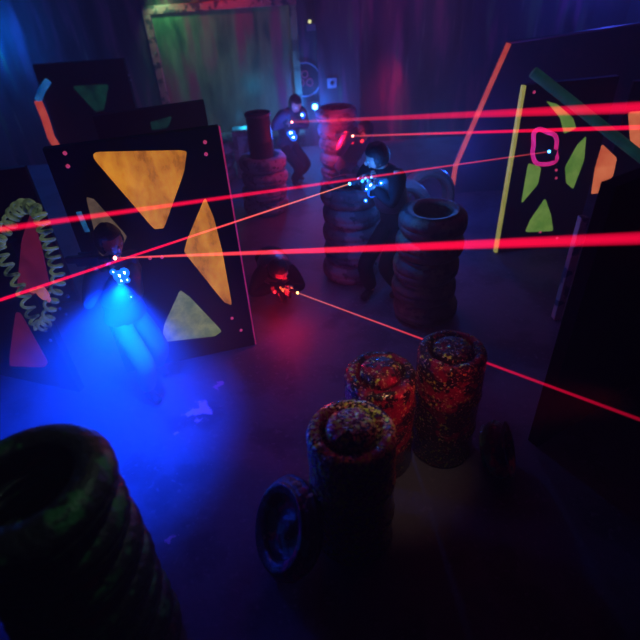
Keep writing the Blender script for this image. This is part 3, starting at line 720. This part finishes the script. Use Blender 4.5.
G_blue = glow('blue_led', (0.05, 0.35, 1.0), 14); G_red = glow('red_led', (1.0, 0.05, 0.03), 12); G_white = glow('cyan_led', (0.3, 0.8, 1.0), 22)
G_halo = glow('blue_halo', (0.005, 0.12, 1.0), 2.2); G_halor = glow('red_halo', (1.0, 0.01, 0.03), 1.6)
G_amber = glow('amber_led', (1.0, 0.5, 0.15), 6); G_lens = glow('lens_red', (1.0, 0.25, 0.2), 12)
C_navy = mat('navy_cloth', (0.03, 0.035, 0.06), 0.85, 0.2, bump=0.4, bscale=12); C_black = mat('black_cloth', (0.006, 0.006, 0.008), 0.9, 0.1, bump=0.4, bscale=12)
C_grey = mat('grey_cloth', (0.12, 0.12, 0.14), 0.85, 0.2, bump=0.4, bscale=12); C_jean = mat('pale_trousers', (0.10, 0.24, 0.24), 0.85, 0.1, bump=0.5, bscale=10)
C_shirt = mat('light_shirt', (0.06, 0.07, 0.09), 0.85, 0.2, bump=0.5, bscale=10); C_vest = mat('vest_plastic', (0.03, 0.035, 0.045), 0.4, 0.5, bump=0.2)
C_plum = mat('plum_cloth', (0.14, 0.06, 0.12), 0.85, 0.2, bump=0.4, bscale=12)

def aim_joints(j, tip, d):
    """wrists to the grips of a gun whose muzzle is at tip, pointing along d"""
    d = V(d).normalized(); z = (V((0,0,1))-d*d.z).normalized(); y = z.cross(d)
    gr = V(tip)-d*0.29-z*0.085; fg = V(tip)-d*0.16-z*0.07
    for w_, e_, s_, tgt, sgn in (('wrr', 'elr', 'shr', gr, -1), ('wrl', 'ell', 'shl', fg, 1)):
        dirn = (tgt - j[s_]).normalized(); j[w_] = tgt - dirn*0.075
        mid = (j[s_]+j[w_])/2; L_ = (j[w_]-j[s_]).length; bend = math.sqrt(max(0.0, 0.27**2-(L_/2)**2))
        out = (V((0,0,-1))*0.8 + y*sgn*0.6); out = (out - dirn*out.dot(dirn)).normalized(); j[e_] = mid+out*bend
    return j
def stand(x, y, head_z, face, lean=0.08, side=0.11, crouch=0.0, shoulder=0.17):
    """standing or crouching pose facing (fx,fy)"""
    f = V((face[0], face[1], 0)).normalized(); r = V((f.y, -f.x, 0))
    B = V((x, y, 0)); s = (head_z)/(1.52-crouch*0.75)
    hip = (0.86-crouch*0.5)*s
    j = {}
    j['pelvis'] = B - f*(lean*0.8+crouch*0.18) + V((0,0,hip))
    j['chest'] = B + f*(lean*0.4+crouch*0.02) + V((0,0,hip+0.37*s-crouch*0.04)); j['neck'] = B + f*(lean*0.9+crouch*0.1) + V((0,0,hip+0.51*s-crouch*0.06))
    j['head'] = B + f*(lean*1.3+crouch*0.18) + V((0,0,head_z))
    for sd, q in (('l', -1), ('r', 1)):
        j['sh'+sd] = j['neck']*0.75+j['chest']*0.25 + r*q*shoulder*s
        j['hi'+sd] = j['pelvis'] + r*q*0.088 - V((0,0,0.09)); ft = 0.16 if q > 0 else -0.06
        fo = B + r*q*side + f*(ft-0.04)
        kn = (j['hi'+sd]+V((fo.x, fo.y, 0.08)))/2; L_ = (j['hi'+sd]-V((fo.x, fo.y, 0.08))).length
        bend = math.sqrt(max(0.0004, (0.40*s)**2-(L_/2)**2)); kn = kn+f*bend
        j['kn'+sd] = kn; j['an'+sd] = V((fo.x, fo.y, 0.085)); j['to'+sd] = V((fo.x, fo.y, 0.035))+f*0.15
        j['el'+sd] = j['sh'+sd]-V((0,0,0.25)); j['wr'+sd] = j['el'+sd]+f*0.22
    return j

# P1: blue-lit player at left
t1 = at(116, 258, 3.0); e1 = at(645, 238, 2.0); d1 = (e1-t1).normalized()
j = stand(-1.47, 3.22, 1.38, (0.75, -0.65), 0.06, 0.12); j = aim_joints(j, t1, d1)
led1 = [(113, 272, 0.012), (119, 276, 0.022), (124, 273, 0.02), (127, 280, 0.012), (121, 281, 0.016), (131, 297, 0.006)]
person('player in pale trousers with a bright blue chest light before the orange triangle board', j, C_shirt, C_jean, C_vest, led1, G_white, G_halo, face=(0.75, -0.65, -0.1), gun_dir=d1)
gun(t1, d1, 'dark laser gun held by the player in pale trousers', M_black, G_lens)
beam(t1, e1, 0.0045, 0.032, 'red laser beam crossing the middle of the room from the blue-lit player', 0.9, 0.5)
lamp('vest_spot_left', 'SPOT', at(122, 284, 2.86), 1000, (0.0, 0.042, 1.0), 0.03, at(112, 385, 2.8), 104, 1.0)
lamp('haze_fill_left', 'POINT', at(112, 325, 2.68), 13, (0.0, 0.08, 1.0), 0.05)  # added point light floating before the thighs, to brighten the haze

# P4: farthest player
t4 = at(292, 122, 7.45); e4 = at(650, 107, 2.5); d4 = (e4-t4).normalized()
j = stand(-0.24, 7.75, 1.20, (0.6, -0.8), 0.06, 0.12, 0.45); j = aim_joints(j, t4, d4)
led4 = [(290, 112, 0.03), (302, 115, 0.028), (291, 133, 0.035), (294, 138, 0.03)]
person('farthest player with blue lights at the end of the aisle', j, C_navy, C_black, C_vest, led4, G_white, G_halo, face=(0.5, -0.85, -0.1), gun_dir=d4)
gun(t4, d4, 'small dark laser gun held by the farthest player', M_black, G_lens)
beam(t4, e4, 0.014, 0.030, 'topmost and thickest red laser beam running to the right edge', 0.95, 0.75)
lamp('vest_glow_far', 'POINT', at(290, 128, 7.2), 26, (0.01, 0.14, 1.0), 0.05)
def beacon():
    c = at(315, 107, 9.3); e = empty('wall_beacon', (c.x, 9.38, c.z)); tag(e, 'small bright blue beacon lamp on the pier at the back', 'lamp')
    bm = bmesh.new(); box(bm, (0, -0.03, 0), (0.14, 0.06, 0.14), bev=0.01); obj('housing', bm, M_black, e)
    bm = bmesh.new(); ball(bm, (0, -0.07, 0), 0.045, sub=2); obj('bulb', bm, glow('beacon', (0.1, 0.45, 1.0), 18), e, True)
    lamp('beacon_light', 'POINT', (c.x, 9.1, c.z), 60, (0.02, 0.2, 1.0), 0.05)
beacon()
# P5: red-lit player
t5 = at(353, 136, 6.5); e5 = at(650, 127, 3.3); d5 = (e5-t5).normalized()
j = stand(0.62, 6.75, 1.07, (0.5, -0.85), 0.08, 0.12, 0.7); j = aim_joints(j, t5, d5)
led5 = [(340, 143, 0.022), (352, 142, 0.014), (362, 141, 0.014), (344, 147, 0.012)]
person('crouching player lit red in front of the tall back tire stack', j, C_plum, C_black, C_vest, led5, G_red, G_halor, face=(0.4, -0.9, -0.1), gun_dir=d5)
gun(t5, d5, 'dark laser gun held by the red-lit player at the back', M_black, G_lens)
beam(t5, e5, 0.010, 0.018, 'second red laser beam from the top, from the red-lit player', 0.9, 0.8)
lamp('vest_glow_red', 'POINT', at(336, 140, 6.5), 24, (1, 0.01, 0.08), 0.04)
# P3: blue vest player in the middle
t3 = at(349, 184, 4.12); e3 = at(-12, 304, 2.5); d3 = (e3-t3).normalized()
j = stand(0.71, 4.36, 1.52, (-0.75, -0.65), 0.1, 0.1, 0.12); j['head'] = j['head'] + V((-0.02, -0.02, -0.03)); j = aim_joints(j, t3, d3)
led3 = [(365, 182, 0.013), (371, 185, 0.024), (377, 188, 0.018), (372, 193, 0.022), (364, 190, 0.014), (381, 183, 0.012), (360, 205, 0.010), (378, 195, 0.014)]
person('player with a bright blue vest crouching between the two middle tire stacks', j, C_black, C_black, C_vest, led3, G_white, G_halo, face=(-1.0, -0.05, -0.4), gun_dir=d3)
gun(t3, d3, 'dark laser gun held by the blue-vest player', M_black, G_blue, glow('gun_blue', (0.03, 0.32, 1.0), 4.0))
beam(t3, e3, 0.0055, 0.011, 'thin red laser beam from the blue-vest player down to the left edge', 0.85, 0.75, (1, 0.25, 0.15))
lamp('vest_glow_mid', 'POINT', at(368, 190, 3.98), 15, (0.01, 0.18, 1.0), 0.03)
# P2: red player low on the floor
t2 = at(298, 293, 4.0); e2 = at(660, 427, 1.76); d2 = (e2-t2).normalized()
hd = at(279, 270, 4.18)
j = {'head': hd, 'neck': hd+V((-0.03, 0.10, -0.07)), 'chest': hd+V((-0.05, 0.2, -0.12)), 'pelvis': V((-0.48, 4.78, 0.28))}
for sd, q in (('l', 1), ('r', -1)):
    j['sh'+sd] = j['chest']+V((q*0.14, -0.02, 0.03)); j['hi'+sd] = j['pelvis']+V((q*0.08, 0, -0.03)); j['kn'+sd] = V((-0.44+q*0.14, 4.48, 0.09)); j['an'+sd] = V((-0.5+q*0.1, 4.86, 0.07)); j['to'+sd] = V((-0.5+q*0.1, 5.02, 0.04))
    j['el'+sd] = j['sh'+sd]+V((q*0.05, -0.1, -0.2)); j['wr'+sd] = V(t2)-V(d2)*0.2
j = aim_joints(j, t2, d2)
led2 = [(287, 272, 0.013), (291, 273, 0.008), (289, 301, 0.013), (282, 302, 0.012), (275, 298, 0.010)]
person('player crouching low on the floor in a pool of red light', j, C_black, C_black, C_vest, led2, G_red, G_halor, face=(0.6, -0.75, -0.1), gun_dir=d2)
gun(t2, d2, 'dark laser gun held low by the floor-crouching player', M_black, G_amber, glow('gun_red', (1.0, 0.12, 0.04), 2.5))
beam(t2, e2, 0.0055, 0.012, 'lowest red laser beam slanting down past the right-hand barrel', 0.75, 0.16, (1, 0.2, 0.14))
lamp('vest_glow_low', 'POINT', at(284, 303, 3.86), 7.0, (1, 0.01, 0.04), 0.03)
# gun through the pink hole
t6 = onplane(544, 148, R1a, R1b)+V((0, -0.12, 0)); e6 = at(-12, 231, 1.8); d6 = (e6-t6).normalized()
gun(t6, d6, 'small laser gun poking out of the pink ringed hole', C_navy, G_blue)
beam(t6, e6, 0.006, 0.0115, 'red laser beam from the pink ringed hole slanting across to the left edge', 0.9, 0.6)
lamp('hole_gun_glow', 'POINT', t6+V((-0.06,-0.05,0)), 0.5, (0.1, 0.3, 1.0), 0.02)

standing_tire(396, 178, 5.45, 0.42, 'glossy blue-lit tire standing on edge behind the blue-vest player', 0.1, 0.35)
standing_tire(424, 178, 6.0, 0.38, 'dim tire standing on edge behind the blue-lit one', 0.1, 0.3)
lamp('tire_fill', 'POINT', (1.3, 5.05, 1.3), 17, (0.01, 0.2, 1.0), 0.04)  # unseen blue fill light added to light the standing tire

# ------------------------------------------------------------------ back wall bits
def emblem():
    c = at(305, 80, 9.55); e = empty('round_sign', (c.x, 9.58, c.z)); tag(e, 'round dark sign with a red mark on the back wall', 'sign')
    R_ = 0.27
    bm = bmesh.new(); tube(bm, [(R_*math.cos(2*PI*k/40), -0.02, R_*math.sin(2*PI*k/40)) for k in range(40)], 0.012, 6, closed=True)
    obj('ring', bm, mat('sign_ring', (0.3, 0.25, 0.35), 0.6), e, True)
    bm = bmesh.new(); prism(bm, [V((R_*0.95*math.cos(2*PI*k/40), -0.005, R_*0.95*math.sin(2*PI*k/40))) for k in range(40)], V((0, 0.01, 0))); obj('disc', bm, M_black, e)
    bm = bmesh.new()
    for k in range(3):
        a = PI/2+k*2*PI/3; p = V((0.09*math.cos(a), -0.02, 0.09*math.sin(a))); tube(bm, [p+V((0.055*math.cos(t), 0, 0.055*math.sin(t))) for t in [2*PI*i/14 for i in range(14)]], 0.014, 6, closed=True)
    obj('mark', bm, fluo('sign_mark', (0.15, 0.02, 0.05), (0.3, 0.05, 0.1), 0.2, 8), e, True)
    c = at(332, 83, 9.38); e = empty('wall_plate', (c.x, 9.38, c.z)); tag(e, 'small square plate with a dark dot on the back pier', 'plate')
    bm = bmesh.new(); box(bm, (0, 0, 0), (0.16, 0.02, 0.16), bev=0.004); obj('plate', bm, mat('plate_paint', (0.4, 0.25, 0.35), 0.6), e)
    bm = bmesh.new(); lathe(bm, [(0, 0), (0.035, 0), (0.035, 0.01), (0, 0.01)], 16)
    for v in bm.verts: v.co = V((v.co.x, -0.02+v.co.z, v.co.y))
    obj('dot', bm, M_black, e)
    c = at(310, 24, 9.3); e = empty('indicator_lamp', (c.x, 9.5, c.z)); tag(e, 'tiny warm lamp above the passage at the back', 'lamp')
    bm = bmesh.new(); box(bm, (0.15, 0, -0.06), (0.42, 0.14, 0.1), bev=0.01); obj('housing', bm, mat('housing_blue', (0.12, 0.14, 0.2), 0.6), e)
    bm = bmesh.new(); ball(bm, (0, -0.03, 0.02), 0.028, sub=2); obj('bulb', bm, glow('tiny_warm', (0.8, 0.8, 0.35), 1.2), e, True)
emblem()
# crates and canisters in the teal-lit corner
M_cr = mat('crate_paint', (0.16, 0.25, 0.26), 0.5, 0.4, bump=0.3, mottles=[((0.05, 0.08, 0.09), 0.5, 4)])
def crate(px, py, Y, w_, h, label, rz=0.2):
    p = at(px, py, Y); e = empty('crate', (p.x, Y, 0), rz); tag(e, label, 'crate')
    bm = bmesh.new(); box(bm, (0, 0, h/2), (w_, w_*0.8, h), bev=0.015); obj('crate_body', bm, M_cr, e)
    bm = bmesh.new()
    for zz in (0.06, h-0.06):
        box(bm, (0, -w_*0.4-0.01, zz), (w_, 0.02, 0.07), bev=0.004)
    for xx in (-w_/2+0.035, w_/2-0.035): box(bm, (xx, -w_*0.4-0.015, h/2), (0.07, 0.02, h-0.04), bev=0.004)
    obj('crate_frame', bm, M_rubber, e)
crate(196, 120, 8.9, 0.6, 0.62, 'teal-lit crate below the left of the back window')
crate(227, 126, 9.15, 0.3, 0.45, 'smaller teal-lit crate beside the low dim tire stack', -0.1)
crate(241, 126, 8.2, 0.3, 0.78, 'narrow pale crate just left of the dark upright drum', 0.05)
lamp('teal_corner', 'POINT', (-1.0, 8.3, 0.9), 9, (0.02, 0.45, 0.8), 0.06)
